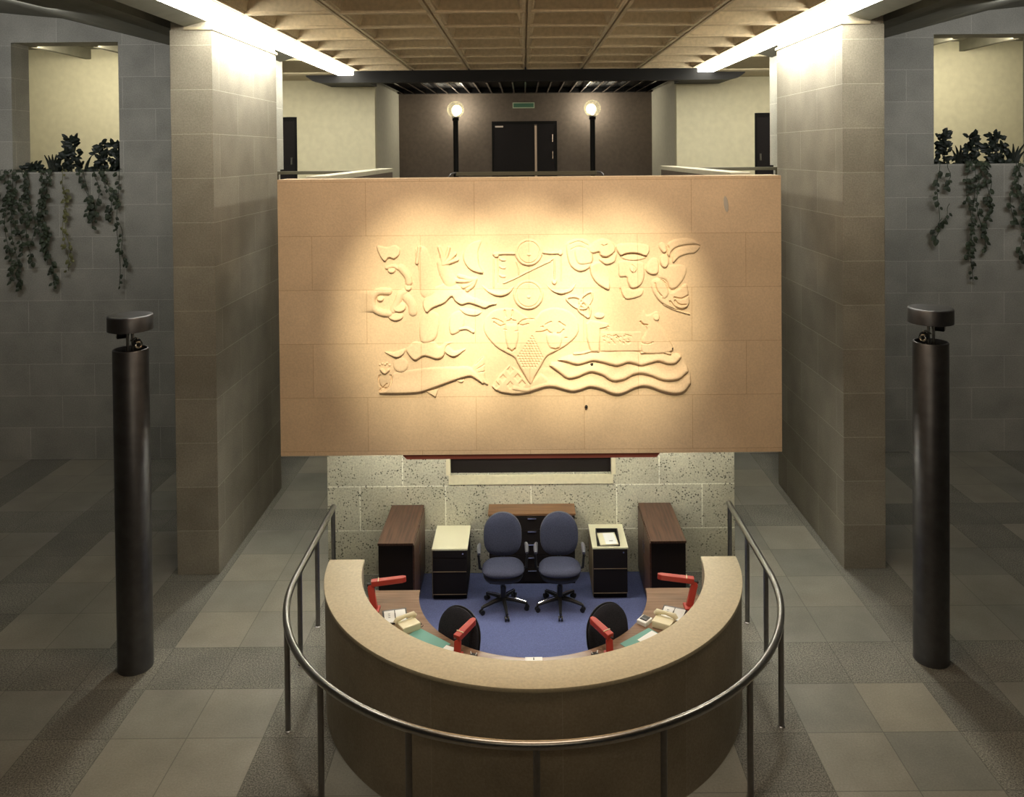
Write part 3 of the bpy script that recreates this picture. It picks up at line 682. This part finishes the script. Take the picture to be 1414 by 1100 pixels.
# ------------------------------------------------------------------ steel columns with spot heads
for s, nm in ((-1, 'left'), (1, 'right')):
    t = empty('light_column', 'tall dark steel column topped by drum cap and spotlights, standing %s of the counter' % nm, 'column light', (s*3.995, 8.263, 0))
    MB().lathe([(.168, 0), (.168, 3.19), (.162, 3.2), (.15, 3.2), (.15, 3.12)], n=48).done('shaft', M['dsteel'], t, smooth=True, angle=60)
    MB().lathe([(.15, 3.12), (.02, 3.12)], n=32, close=False).done('inner_plate', M['black'], t)
    MB().lathe([(.2, 3.385), (.213, 3.39), (.213, 3.525), (.208, 3.535), (.19, 3.54), (.01, 3.54)], n=48).done('cap', M['dsteel'], t, smooth=True, angle=50)
    for dx in (-.025, .025): MB().tube([(dx, -.01, 3.12), (dx, -.01, 3.39)], .013).done('stem', M['steel'], t, smooth=True)
    for k, (dx, dy, dz, r) in enumerate(((-s*.1, -.06, 3.26, .042), (s*.09, .02, 3.335, .04))):
        hm = Matrix.Translation((dx, dy, dz)) @ Matrix.Rotation(-s*(.5 if k == 0 else -1.0), 4, 'Z') @ Matrix.Rotation(PI/2, 4, 'X')
        sp = MB().lathe([(.02, -.06), (r, -.05), (r, .05), (r*.8, .052)], n=20, M=hm).done('spotlight', M['black'], t, smooth=True)
        MB().lathe([(r*.5, .04), (r*.85, .056), (r*.6, .06), (r*.2, .045)], n=20, M=hm).done('lens', M['chrome'], sp, smooth=True)
        br = MB().tube([(0, -.01, dz+.02), (dx*.7, dy*.7, dz+.055), (dx, dy, dz+.05)], .008).done('bracket', M['steel'], t)

# ------------------------------------------------------------------ cabinets
for s, nm in ((-1, 'left'), (1, 'right')):
    t = empty('cupboard', 'long walnut-topped dark cupboard standing end-on against wall, %s of the chairs' % nm, 'cupboard', (s*1.497, 9.03, .012))
    MB().box(-.188, .188, .01, 1.0, .05, .815).done('body', M['dark'], t)
    MB().box(-.17, .17, .03, .99, 0, .05).done('plinth', M['black'], t)
    MB().box(-.196, .196, 0, 1.0, .815, .84).done('top', M['walnut'], t, bevel=.003)
    for k in (0, 1):
        d = MB().box(-s*.188-.016*(s > 0), -s*.188+.016*(s < 0), .02+k*.485, .495+k*.485, .06, .81).done('door', M['walnut'], t)
        xx = -s*.206
        MB().box(xx-.004, xx+.004, .44+k*.09, .455+k*.09, .5, .6).done('handle', M['steel'], d)
t = empty('drawer_chest', 'low walnut-topped chest of wide drawers behind the two facing chairs', 'drawers', (.005, 9.75, .012))
MB().box(-.508, .508, .02, .28, 0, .815).done('body', M['dark'], t)
MB().box(-.518, .518, 0, .28, .815, .84).done('top', M['walnutx'], t, bevel=.003)
for k in range(5):
    z0 = .04+k*.155
    d = MB().box(-.5, .5, .002, .02, z0, z0+.148).done('drawer', M['dark'], t, bevel=.002)
    MB().box(-.05, .05, -.012, .002, z0+.118, z0+.13).done('handle', M['chrome'], d)
for s, nm, x, ds in ((-1, 'left', -.94, (.26, .155, .115)), (1, 'right', .897, (.28, .245))):
    t = empty('drawer_pedestal', 'dark under-desk pedestal with %s cream top, between chairs and %s cupboard' % ('a clear' if s < 0 else 'a paper tray on its', nm), 'pedestal', (x, 9.42, .012))
    MB().box(-.196, .196, .012, .60, .065, .57).done('body', M['dark'], t)
    MB().box(-.19, .19, .03, .59, .0, .065).done('plinth', M['black'], t)
    MB().box(-.205, .205, 0, .60, .57, .588).done('top', M['creamtop'], t, bevel=.002)
    MB().box(-.202, -.196, .0, .60, .03, .57).done('edge_strip', M['edge'], t)
    z = .072
    for k, hh in enumerate(ds):
        MB().box(-.19, .19, -.004, .012, z, z+hh-.012 if k < len(ds)-1 else .565).done('drawer', M['dark'], t, bevel=.002)
        if k == 0 or s > 0 or k == 1: MB().box(-.19, .19, -.008, .0, z-.008, z-.002).done('pull_line', M['edge'], t)
        z += hh
    MB().lathe([(.009, 0), (.009, .008)], n=12, M=Matrix.Translation((.15, -.004, .535)) @ Matrix.Rotation(PI/2, 4, 'X')).done('lock', M['chrome'], t)
t = empty('letter_tray', 'dark letter tray holding papers on the right cream-topped pedestal', 'tray', (.885, 9.62, .60), -.03)
MB().box(-.13, .13, -.17, .19, 0, .006).box(-.13, -.12, -.17, .19, .006, .045).box(.12, .13, -.17, .19, .006, .045).box(-.12, .12, .18, .19, .006, .045).done('tray', M['plastic'], t)
o = MB().box(-.105, .105, -.15, .14, 0, .012).done('paper_sheets', M['creamtop'], loc=(.883, 9.61, .607)); o.rotation_euler = (0, 0, .06)
put(o, 'cream and white papers lying in the dark letter tray', 'papers')
MB().box(-.04, .09, -.148, .12, .012, .015).done('top_sheet', M['paper'], o)
MB().box(.01, .05, -.08, -.07, .015, .017).done('writing_mark', M['ink'], o)

# ------------------------------------------------------------------ chairs
def superell(w, d, n=40, e=2.6, taper=0):
    out = []
    for i in range(n):
        a = 2*PI*i/n; c, s = math.cos(a), math.sin(a)
        x = w*abs(c)**(2/e)*(1 if c > 0 else -1); y = d*abs(s)**(2/e)*(1 if s > 0 else -1)
        out.append((x*(1+taper*y/d), y))
    return out
def pad(outline, th, dome, M4=None):
    """cushion from an outline: flat underside, domed top with rounded rim"""
    mb = MB(); bm = mb.bm; M4 = M4 or Matrix.Identity(4); n = len(outline)
    lv = [(.93, 0), (1, th*.35), (1, th*.65), (.94, th), (.75, th+dome*.6), (.4, th+dome*.95)]
    R = [[bm.verts.new(M4 @ Vector((x*k, y*k, z))) for x, y in outline] for k, z in lv]
    for a, b in zip(R, R[1:]):
        for i in range(n): bm.faces.new((a[i], a[(i+1) % n], b[(i+1) % n], b[i]))
    bm.faces.new(R[0][::-1]); bm.faces.new(R[-1]); return mb
def make_chair(label, fab, rz, loc, group, arms=True, spin=0):
    t = empty('office_chair', label, 'chair', loc, rz, group)     # front faces -y
    pad(superell(.235, .215, taper=-.06), .05, .018, Matrix.Translation((0, 0, .435))).done('seat', fab, t, smooth=True)
    pad(superell(.222, .20), .075, .0, Matrix.Translation((0, 0, .365))).done('seat_shell', M['plastic'], t, smooth=True)
    bk = Matrix.Translation((0, .235, .735)) @ Matrix.Rotation(-.13, 4, 'X') @ Matrix.Rotation(PI/2, 4, 'X')
    ol = []
    for i in range(44):
        a = 2*PI*i/44; c, s = math.cos(a), math.sin(a); e = 2.1 if s > 0 else 3.0
        ol.append((.215*abs(c)**(2/e)*(1 if c > 0 else -1), .235*abs(s)**(2/e)*(1 if s > 0 else -1)))
    pad(ol, .035, .015, bk).done('backrest', fab, t, smooth=True)
    pad([(x*1.02, y*1.02) for x, y in ol], .02, .0, bk @ Matrix.Translation((0, 0, -.022))).done('back_shell', M['gplastic'] if fab is M['fabric'] else M['plastic'], t, smooth=True)
    MB().tube([(0, .08, .395), (0, .2, .38), (0, .29, .43), (0, .29, .6)], .022, 10).done('back_bracket', M['plastic'], t, smooth=True)
    MB().lathe([(.03, .1), (.03, .25), (.02, .25), (.02, .395)], n=20).done('gas_column', M['plastic'], t, smooth=True)
    if arms:
        for s in (-1, 1):
            a = MB().tube([(s*.2, .05, .41), (s*.262, .06, .43), (s*.275, .08, .56), (s*.268, .10, .65)], [.016, .016, .014, .014], 10).done('armrest', M['plastic'], t, smooth=True)
            MB().tube([(s*.266, -.08, .655), (s*.268, -.03, .668), (s*.268, .08, .67), (s*.262, .15, .655)], [.016, .024, .024, .018], 10).done('arm_pad', M['gplastic'], a, smooth=True)
    for k in range(5):
        a = spin+k*2*PI/5; d = Vector((math.cos(a), math.sin(a), 0))
        L = MB().tube([(0, 0, .115), d*.12+Vector((0, 0, .105)), d*.27+Vector((0, 0, .075))], [.024, .02, .014], 10).done('base_leg', M['plastic'], t, smooth=True)
        MB().tube([d*.05+Vector((0, 0, .137)), d*.12+Vector((0, 0, .127)), d*.255+Vector((0, 0, .093))], [.008, .009, .007], 6).done('leg_trim', M['chrome'] if k in (2, 3, 4) else M['plastic'], L)
        p = d*.265; side = Vector((-d.y, d.x, 0)); cm = MB()
        for q in (-1, 1): cm.tube([p+side*q*.009+Vector((0, 0, .027)), p+side*q*.024+Vector((0, 0, .027))], .027, 14)
        cm.tube([p+Vector((0, 0, .04)), p+Vector((0, 0, .075))], .012, 8)
        cm.done('caster', M['plastic'], L)
    return t
F = .012
make_chair('blue-grey office chair facing out, the one nearer the clear cream-topped pedestal', M['fabric'], .04, (-.325, 9.24, F), 'office chairs facing out', spin=.45+PI)
make_chair('blue-grey office chair facing out, the one nearer the pedestal with the paper tray', M['fabric'], -.02, (.31, 9.24, F), 'office chairs facing out', spin=-PI/2)
make_chair('dark office chair pushed under the desktop behind the left front red lamp', M['shade_fabric'], -.5, (-.79, 7.285, F), 'chairs pushed under the desktop', arms=False, spin=.3)
make_chair('dark office chair pushed under the desktop behind the right front red lamp', M['shade_fabric'], .5, (.785, 7.32, F), 'chairs pushed under the desktop', arms=False, spin=.3)

# ------------------------------------------------------------------ red desk lamps
def bar(a, b, w, h, name, parent, m, taper=1.0):
    a, b = Vector(a), Vector(b); d = (b-a); L = d.length; d.normalize()
    up = Vector((0, 0, 1)) if abs(d.z) < .8 else Vector((0, -1, 0))
    sx = d.cross(up).normalized(); u = sx.cross(d)
    mt = Matrix((sx.to_4d(), d.to_4d(), u.to_4d(), (0, 0, 0, 1))).transposed(); mt[3][3] = 1
    for i in range(3): mt[3][i] = 0
    mt.translation = a
    mb = MB(); mb.prism([(-w/2, 0), (w/2, 0), (w/2*taper, L*.9), (w/4*taper, L), (-w/4*taper, L), (-w/2*taper, L*.9)], -h/2, h/2, mt)
    return mb.done(name, m, parent, bevel=.006)
def lamp(label, base, top, h0, h1):
    t = empty('desk_lamp', label, 'lamp', (base[0], base[1], .73))
    o = Vector((base[0], base[1], .73)); L = lambda p: tuple(Vector(p)-o)
    MB().box(-.05, .05, -.06, .06, 0, .022).done('base', M['red'], t, bevel=.006)
    bar((0, 0, .015), L(top), .062, .04, 'arm', t, M['red'])
    MB().tube([Vector(L(top))+Vector((-.03, 0, 0)), Vector(L(top))+Vector((.03, 0, 0))], .018, 12).done('hinge', M['plastic'], t)
    hd = bar(L(h0), L(h1), .068, .05, 'lamp_head', t, M['red'], .85)
    p = Vector(L(h0)); q = Vector(L(h1)); c = p+(q-p)*.2
    d = (q-p).normalized(); sx = d.cross(Vector((0, 0, 1))).normalized()
    MB().tube([c-sx*.036+Vector((0, 0, .027)), c+sx*.036+Vector((0, 0, .027))], .005, 6).done('seam_clip', M['cream_plastic'], hd)
    return t
lamp('red desk lamp on the desktop end beside left cupboard, head pointing inward', (-1.527, 7.92), (-1.575, 7.98, .95), (-1.565, 7.98, .965), (-1.235, 8.02, .985))
lamp('red desk lamp on the desktop end beside right cupboard, head pointing inward', (1.50, 7.92), (1.57, 7.98, .95), (1.56, 7.98, .965), (1.215, 8.03, .985))
lamp('red desk lamp in front of the left dark chair, head angled up and inward', (-.67, 7.16), (-.665, 7.18, .885), (-.675, 7.165, .90), (-.53, 7.39, .93))
lamp('red desk lamp in front of the right dark chair, head angled up and inward', (.66, 7.16), (.655, 7.18, .885), (.667, 7.165, .90), (.515, 7.39, .93))

# ------------------------------------------------------------------ desk things
DZ = .7305
def binder(label, x, y, rz):
    t = empty('desk_diary', label, 'diary', (x, y, DZ), rz)
    MB().box(-.115, .115, -.12, .125, 0, .012).done('cover', M['plastic'], t, bevel=.003)
    for s in (-1, 1): MB().box(min(s*.004, s*.1), max(s*.004, s*.1), -.11, .09, .012, .02).done('page', M['paper'], t)
    MB().box(-.004, .004, -.045, .03, .012, .026).done('ring_spine', M['plastic'], t)
    MB().box(-.09, .09, .092, .108, .012, .018).done('label_strip', M['gplastic'], t)
    for k in range(3): MB().box(-.065, -.045, .03-k*.03, .036-k*.03, .02, .0215).done('writing_mark', M['ink'], t)
binder('open desk diary with white pages beside cream telephone near left end lamp', -1.31, 7.80, .22)
binder('open desk diary with white pages beside cream telephone near right end lamp', 1.325, 7.80, -.38)
def phone(label, x, y, rz):
    t = empty('telephone', label, 'telephone', (x, y, DZ), rz)
    MB().prism([(-.09, 0), (.09, 0), (.09, .035), (.02, .06), (-.09, .065)], -.09, .09, Matrix.Rotation(PI/2, 4, 'Z') @ Matrix.Rotation(PI/2, 4, 'X')).done('body', M['cream_plastic'], t, bevel=.01)
    MB().tube([(-.1, .05, .06), (-.085, .05, .082), (0, .05, .09), (.085, .05, .082), (.1, .05, .06)], [.022, .024, .016, .024, .022], 12).done('handset', M['cream_plastic'], t, smooth=True)
    MB().box(-.05, .05, -.07, .0, .045, .05, Matrix.Rotation(.28, 4, 'X')).done('keypad', M['plastic'], t)
    cp = [(.1+.012*math.cos(k*.9), .02-k*.004, .03+.012*math.sin(k*.9)) for k in range(30)]
    MB().tube(cp, .003, 5).done('cord', M['plastic'], t)
phone('cream telephone at the left end of the teal blotter with the clear surface', -1.165, 7.62, .6)
phone('cream telephone by the right diary, beyond the white paper sheet', 1.21, 7.63, -.5)
t = empty('card_reader', 'small grey and white desk device beside the right cream telephone', 'device', (1.035, 7.67, DZ), -.7)
MB().box(-.05, .05, -.06, .06, 0, .04).done('body', M['paper'], t, bevel=.008)
MB().box(-.035, .035, -.03, .045, .04, .046).done('screen', M['plastic'], t)
MB().box(-.03, .03, -.025, .0, .046, .049).done('key_pad', M['gplastic'], t)
def sheet(name, label, cat, x, y, w, d, rz, z, m, th=.003):
    o = MB().box(-w/2, w/2, -d/2, d/2, 0, th).done(name, m, loc=(x, y, z)); o.rotation_euler = (0, 0, rz); return put(o, label, cat)
sheet('desk_blotter', 'teal blotter lying clear on the desktop between left telephone and front lamp', 'blotter', -.985, 7.385, .40, .27, -.69, DZ, M['teal'])
sheet('desk_blotter', 'teal blotter mostly under white paper on the right side of desktop', 'blotter', 1.0, 7.36, .38, .27, .69, DZ, M['teal'])
sheet('paper_sheet', 'white paper sheet lying on the right teal blotter', 'paper', 1.10, 7.36, .21, .28, .75, DZ+.003, M['paper'], .004)
sheet('paper_sheet', 'white paper pad lying at the end of the left teal blotter', 'paper', -.77, 7.25, .1, .14, -.5, DZ+.003, M['paper'], .006)
for s, nm in ((-1, 'left'), (1, 'right')):
    t = empty('pen_holder', 'small black and white pen holder on the desktop beside the %s front lamp' % nm, 'pen holder', (s*.53, 7.15, DZ), s*.4)
    MB().box(-.03, .03, -.022, .022, 0, .035).done('cup', M['plastic'], t, bevel=.004)
    for k in (-1, 1): MB().tube([(k*.014, 0, .02), (k*.03, .01, .05)], .005, 8).done('pen', M['paper'], t)
t = empty('control_box', 'small white switch box at the middle of the curved desktop', 'box', (-.005, 7.085, DZ))
MB().box(-.075, .075, -.03, .03, 0, .03).done('case', M['paper'], t, bevel=.004)
MB().box(-.004, .004, -.012, .012, .03, .036).done('switch', M['ink'], t)

# ------------------------------------------------------------------ plants on the gallery parapets
def leaf(bm, p, d, n, L, w):
    d = d.normalized(); s = d.cross(n).normalized(); n = s.cross(d)
    a = bm.verts.new(p); b = bm.verts.new(p+d*L*.35+s*w*.5-n*w*.08); c = bm.verts.new(p+d*L*.35-s*w*.5-n*w*.08)
    e = bm.verts.new(p+d*L*.75+s*w*.34-n*w*.12); f = bm.verts.new(p+d*L*.75-s*w*.34-n*w*.12); g = bm.verts.new(p+d*L-n*w*.2)
    m = bm.verts.new(p+d*L*.5+n*w*.06)
    for q in ((a, b, m), (a, m, c), (b, e, m), (c, m, f), (e, g, m), (f, m, g)): bm.faces.new(q)
def vine(label, strands, seed, m1, size=.1, dens=17):
    """strands: (x, top z, bottom z, drift x, waviness)"""
    rnd = random.Random(seed); x0 = strands[0][0]
    t = empty('trailing_vine', label, 'vine', (x0, 13.95, 4.87))
    for (x, zt, zb, dr, wv) in strands:
        sb = MB(); n = max(6, int((zt-zb)/.05)); pts = []
        ph = rnd.uniform(0, 6)
        for i in range(n+1):
            k = i/n; pts.append(Vector((x-x0+dr*k+wv*math.sin(k*7+ph), -.03+.02*math.sin(k*9), (zt-4.87)*(1 if i else 1)-(zt-zb)*k)))
        pts = [Vector((pts[0].x, .12, .03)), Vector((pts[0].x, .0, .035))] + pts if zt > 4.8 else pts
        stm = sb.tube(pts, .005, 5).done('stem', m1, t)
        lb = MB()
        for i in range(int((zt-zb)*dens)+2):
            k = rnd.random()**.9; p = pts[min(len(pts)-1, int(k*len(pts)))]+Vector((rnd.uniform(-.025, .025), rnd.uniform(-.02, .0), rnd.uniform(-.02, .02)))
            a = rnd.uniform(0, 2*PI); d = Vector((math.cos(a)*.8, -.25, -.65+.35*math.sin(a))); nn = Vector((rnd.uniform(-.5, .5), -1, rnd.uniform(.1, .8)))
            L = size*.8*rnd.uniform(.6, 1.25); leaf(lb.bm, p, d, nn, L, L*.75)
        lb.done('leaves', m1, stm)['kind'] = 'stuff'
    return t
def snake(label, x, n, h, seed, spread=.35):
    rnd = random.Random(seed); t = empty('snake_plant', label, 'plant', (x, 14.2, 4.84))
    for k in range(n):
        a = (k/(n-1)-.5)*2 if n > 1 else .4; hh = h*rnd.uniform(.7, 1); b = MB(); bm = b.bm; lean = a*spread*hh
        rows = []
        for i in range(7):
            q = i/6; w = .03*(1-q**3)+.003; y = rnd.uniform(-.02, .02)
            rows.append([bm.verts.new((a*.06+lean*q*q-w, -.01, hh*q)), bm.verts.new((a*.06+lean*q*q, .012, hh*q)), bm.verts.new((a*.06+lean*q*q+w, -.01, hh*q))])
        for r, s in zip(rows, rows[1:]):
            bm.faces.new((r[0], r[1], s[1], s[0])); bm.faces.new((r[1], r[2], s[2], s[1]))
        b.done('leaf', M['plant'], t)
def bush(label, x, h, w, seed, dens=70):
    rnd = random.Random(seed); t = empty('potted_plant', label, 'plant', (x, 14.2, 4.84))
    sb = MB()
    for k in range(4):
        sb.tube([(rnd.uniform(-.03, .03), 0, 0), (rnd.uniform(-w, w)*.3, 0, h*.5), (rnd.uniform(-w, w)*.35, 0, h*.92)], .008, 6)
    sb.done('stems', M['plant'], t)
    lb = MB()
    for i in range(dens):
        z = h*rnd.random()**1.25; ww = w*(1.0-.75*(z/h)) ; p = Vector((rnd.uniform(-ww, ww), rnd.uniform(-.08, .08), z))
        a = rnd.uniform(-.4, PI+.4); leaf(lb.bm, p, Vector((math.cos(a), -.3, math.sin(a)*.7)), Vector((0, -1, .5)), rnd.uniform(.09, .16), rnd.uniform(.06, .1))
    lb.done('foliage', M['plant'], t)['kind'] = 'stuff'
for s, nm in ((-1, 'left'), (1, 'right')):
    t = empty('planter_trough', 'stone planter trough along the top of the %s gallery wall opening' % nm, 'planter', (s*7.77, 14.235, 4.55))
    MB().box(-.89, .89, -.16, -.13, .0, .3).box(-.89, .89, .13, .16, 0, .3).box(-.89, -.86, -.13, .13, 0, .3).box(.86, .89, -.13, .13, 0, .3).box(-.86, .86, -.13, .13, 0, .03).done('trough', M['side'], t)
    MB().box(-.86, .86, -.13, .13, .03, .285).done('soil', M['plant'], t)
Lf = 'left gallery opening'; Rt = 'right gallery opening'
vine('dense long vine tangle hanging at the far left below the left opening', [(-8.86, 4.87, 4.35, -.05, .03), (-8.75, 4.87, 3.05, .05, .04), (-8.62, 4.87, 2.9, .02, .05), (-8.68, 4.87, 3.5, .15, .05), (-8.8, 4.87, 4.5, .2, .03)], 1, M['leaf'], .11, 24)
vine('long leafy vine hanging second from the left below the left opening', [(-8.45, 4.87, 3.35, .12, .05), (-8.38, 4.87, 4.1, -.1, .05), (-8.4, 4.87, 3.7, .1, .06)], 2, M['leaf'], .12, 18)
vine('thick dark vine hanging below the left snake plant', [(-8.12, 4.87, 2.95, .1, .05), (-8.2, 4.87, 3.3, .08, .05), (-8.05, 4.87, 3.7, -.05, .05)], 3, M['leaf'], .12, 22)
vine('slender yellowing vine hanging below the left opening', [(-7.78, 4.56, 3.2, .03, .03), (-7.80, 4.87, 4.5, .02, .0), (-7.74, 4.2, 3.3, .04, .03)], 4, M['leafy'], .10, 16)
vine('short leafy vine hanging below the left opening, left of the two short ones', [(-7.5, 4.87, 4.15, .18, .04), (-7.42, 4.87, 3.95, .14, .03)], 5, M['leaf'], .12, 22)
vine('short bushy vine hanging below the left opening, nearest the stone pier', [(-7.22, 4.87, 4.05, .0, .05), (-7.1, 4.87, 4.1, .12, .05), (-7.15, 4.87, 4.3, .3, .03)], 6, M['leaf'], .12, 22)
vine('thin sparse vine trailing at the left stone pier edge', [(-6.86, 4.87, 2.95, -.02, .02), (-6.84, 4.0, 3.3, .06, .02)], 7, M['leaf'], .12, 9)
vine('sparse looping vine hanging at the inner end of the right opening', [(6.90, 4.87, 3.9, .0, .03), (7.08, 4.87, 4.5, .0, .02), (7.12, 4.2, 3.75, -.25, .03), (6.95, 3.95, 3.6, -.1, .02)], 8, M['leaf'], .13, 11)
vine('thick long vine cluster hanging below the middle of the right opening', [(7.42, 4.87, 3.3, .0, .05), (7.55, 4.87, 3.4, .1, .06), (7.7, 4.87, 4.1, .1, .05), (7.5, 4.87, 2.9, -.05, .04), (7.75, 4.87, 3.7, -.05, .05)], 9, M['leaf'], .12, 20)
vine('dense vine hanging at the far right below the right opening', [(8.3, 4.87, 3.25, .0, .05), (8.18, 4.87, 3.9, -.05, .05), (8.38, 4.87, 3.6, .0, .04)], 10, M['leaf'], .12, 22)
snake('upright snake plant standing in the planter of the left opening', -8.08, 6, .42, 1)
snake('single leaning snake plant leaf pair beside the left tallest bush', -7.60, 2, .34, 2)
bush('tall bushy dark plant in the middle of the left planter', -7.79, .58, .2, 11, 90)
bush('dark leafy plant in left planter, left of the pair by the stone pier', -7.27, .50, .16, 12, 60)
bush('dark leafy plant in left planter, standing against the stone pier', -6.99, .52, .17, 13, 70)
bush('low spreading greenery at the outer end of the left planter', -8.42, .14, .28, 14, 40)
snake('thin upright snake plant at the inner end of the right planter', 6.93, 3, .34, 3)
bush('narrow tall dark plant in the right planter beside the stone pier', 7.13, .55, .15, 15, 60)
snake('fan of snake plant leaves in the middle of the right planter', 7.42, 5, .36, 4)
bush('bushy dark plant in the right planter, between the two snake plant fans', 7.62, .50, .16, 16, 70)
bush('broad dark plant in the right planter, beside the outermost snake plant', 8.0, .54, .22, 17, 90)
snake('spiky snake plant at the outer end of the right planter', 8.32, 7, .40, 5, .7)

# ------------------------------------------------------------------ lights
def light(kind, name, loc, target, energy, color, size=.1, size_y=None, spot=None, blend=.5):
    L = bpy.data.lights.new(name, kind); L.energy = energy; L.color = color
    if kind == 'AREA':
        L.shape = 'RECTANGLE'; L.size = size; L.size_y = size_y or size
    else: L.shadow_soft_size = size
    if kind == 'SPOT': L.spot_size = math.radians(spot); L.spot_blend = blend
    o = bpy.data.objects.new(name, L); C.objects.link(o); o.location = loc
    d = Vector(target)-Vector(loc); o.rotation_euler = d.to_track_quat('-Z', 'Y').to_euler(); return o
WARM = (1, .85, .54)
for x in (-1.0, -.08, .86):
    light('SPOT', 'relief_spot', (x, 4.2, 6.85), (x, 8.25, 3.56), 1600, WARM, .02, spot=24.5, blend=1.0)
light('AREA', 'relief_wash', (0, 5.6, 6.78), (0, 8.25, 3.2), 112, (1, .76, .53), 4.2, .2)
for x in (-1.1, 1.1):
    light('SPOT', 'counter_downlight', (x, 6.2, 6.8), (x*.7, 7.6, .8), 330, (1, .96, .84), .12, spot=38, blend=.9)
light('AREA', 'canopy_downlight', (0, 9.0, 2.14), (0, 9.1, 0), 26, (1, .98, .86), 3.6, .25)
for s in (-1, 1):
    light('SPOT', 'aisle_floor_fill', (s*3.1, 13.2, 6.6), (s*3.15, 9.6, 0), 260, (.98, 1, .9), .06, spot=34, blend=.8)  # added spot without a fixture, lifts the aisle floor beside the counter
    light('AREA', 'pillar_fill', (s*3.45, 11.3, 6.74), (s*3.86, 11.3, 5.3), 48, (1, .98, .86), 2.3, .08)  # added light under the strip, brightens the upper inner pillar face
    light('AREA', 'gallery_wash', (s*4.9, 16.6, 6.7), (s*4.9, 18.4, 5.0), 22, (1, .93, .74), 2.2, .3)
    light('AREA', 'side_gallery_wash', (s*8.2, 16.4, 7.25), (s*8.2, 18.4, 5.6), 90, (1, .90, .66), 4.0, .3)
    light('AREA', 'aisle_fill', (s*7.6, 10.5, 7.0), (s*7.4, 14, 4.6), 56, (1, .99, .95), 3.5, .5)
light('AREA', 'ceiling_fill', (0, 2.0, 4.2), (0, 6.5, 6.8), 40, (1, .86, .62), 3, .4)  # added unseen fill, lifts the coffered ceiling from below

w = bpy.data.worlds.new('world'); bpy.context.scene.world = w; w.use_nodes = True
w.node_tree.nodes['Background'].inputs[0].default_value = (.55, .6, .62, 1)
w.node_tree.nodes['Background'].inputs[1].default_value = .012
vs = bpy.context.scene.view_settings
vs.view_transform = 'Standard'; vs.look = 'None'; vs.gamma = 1; vs.use_curve_mapping = False; vs.exposure = 0
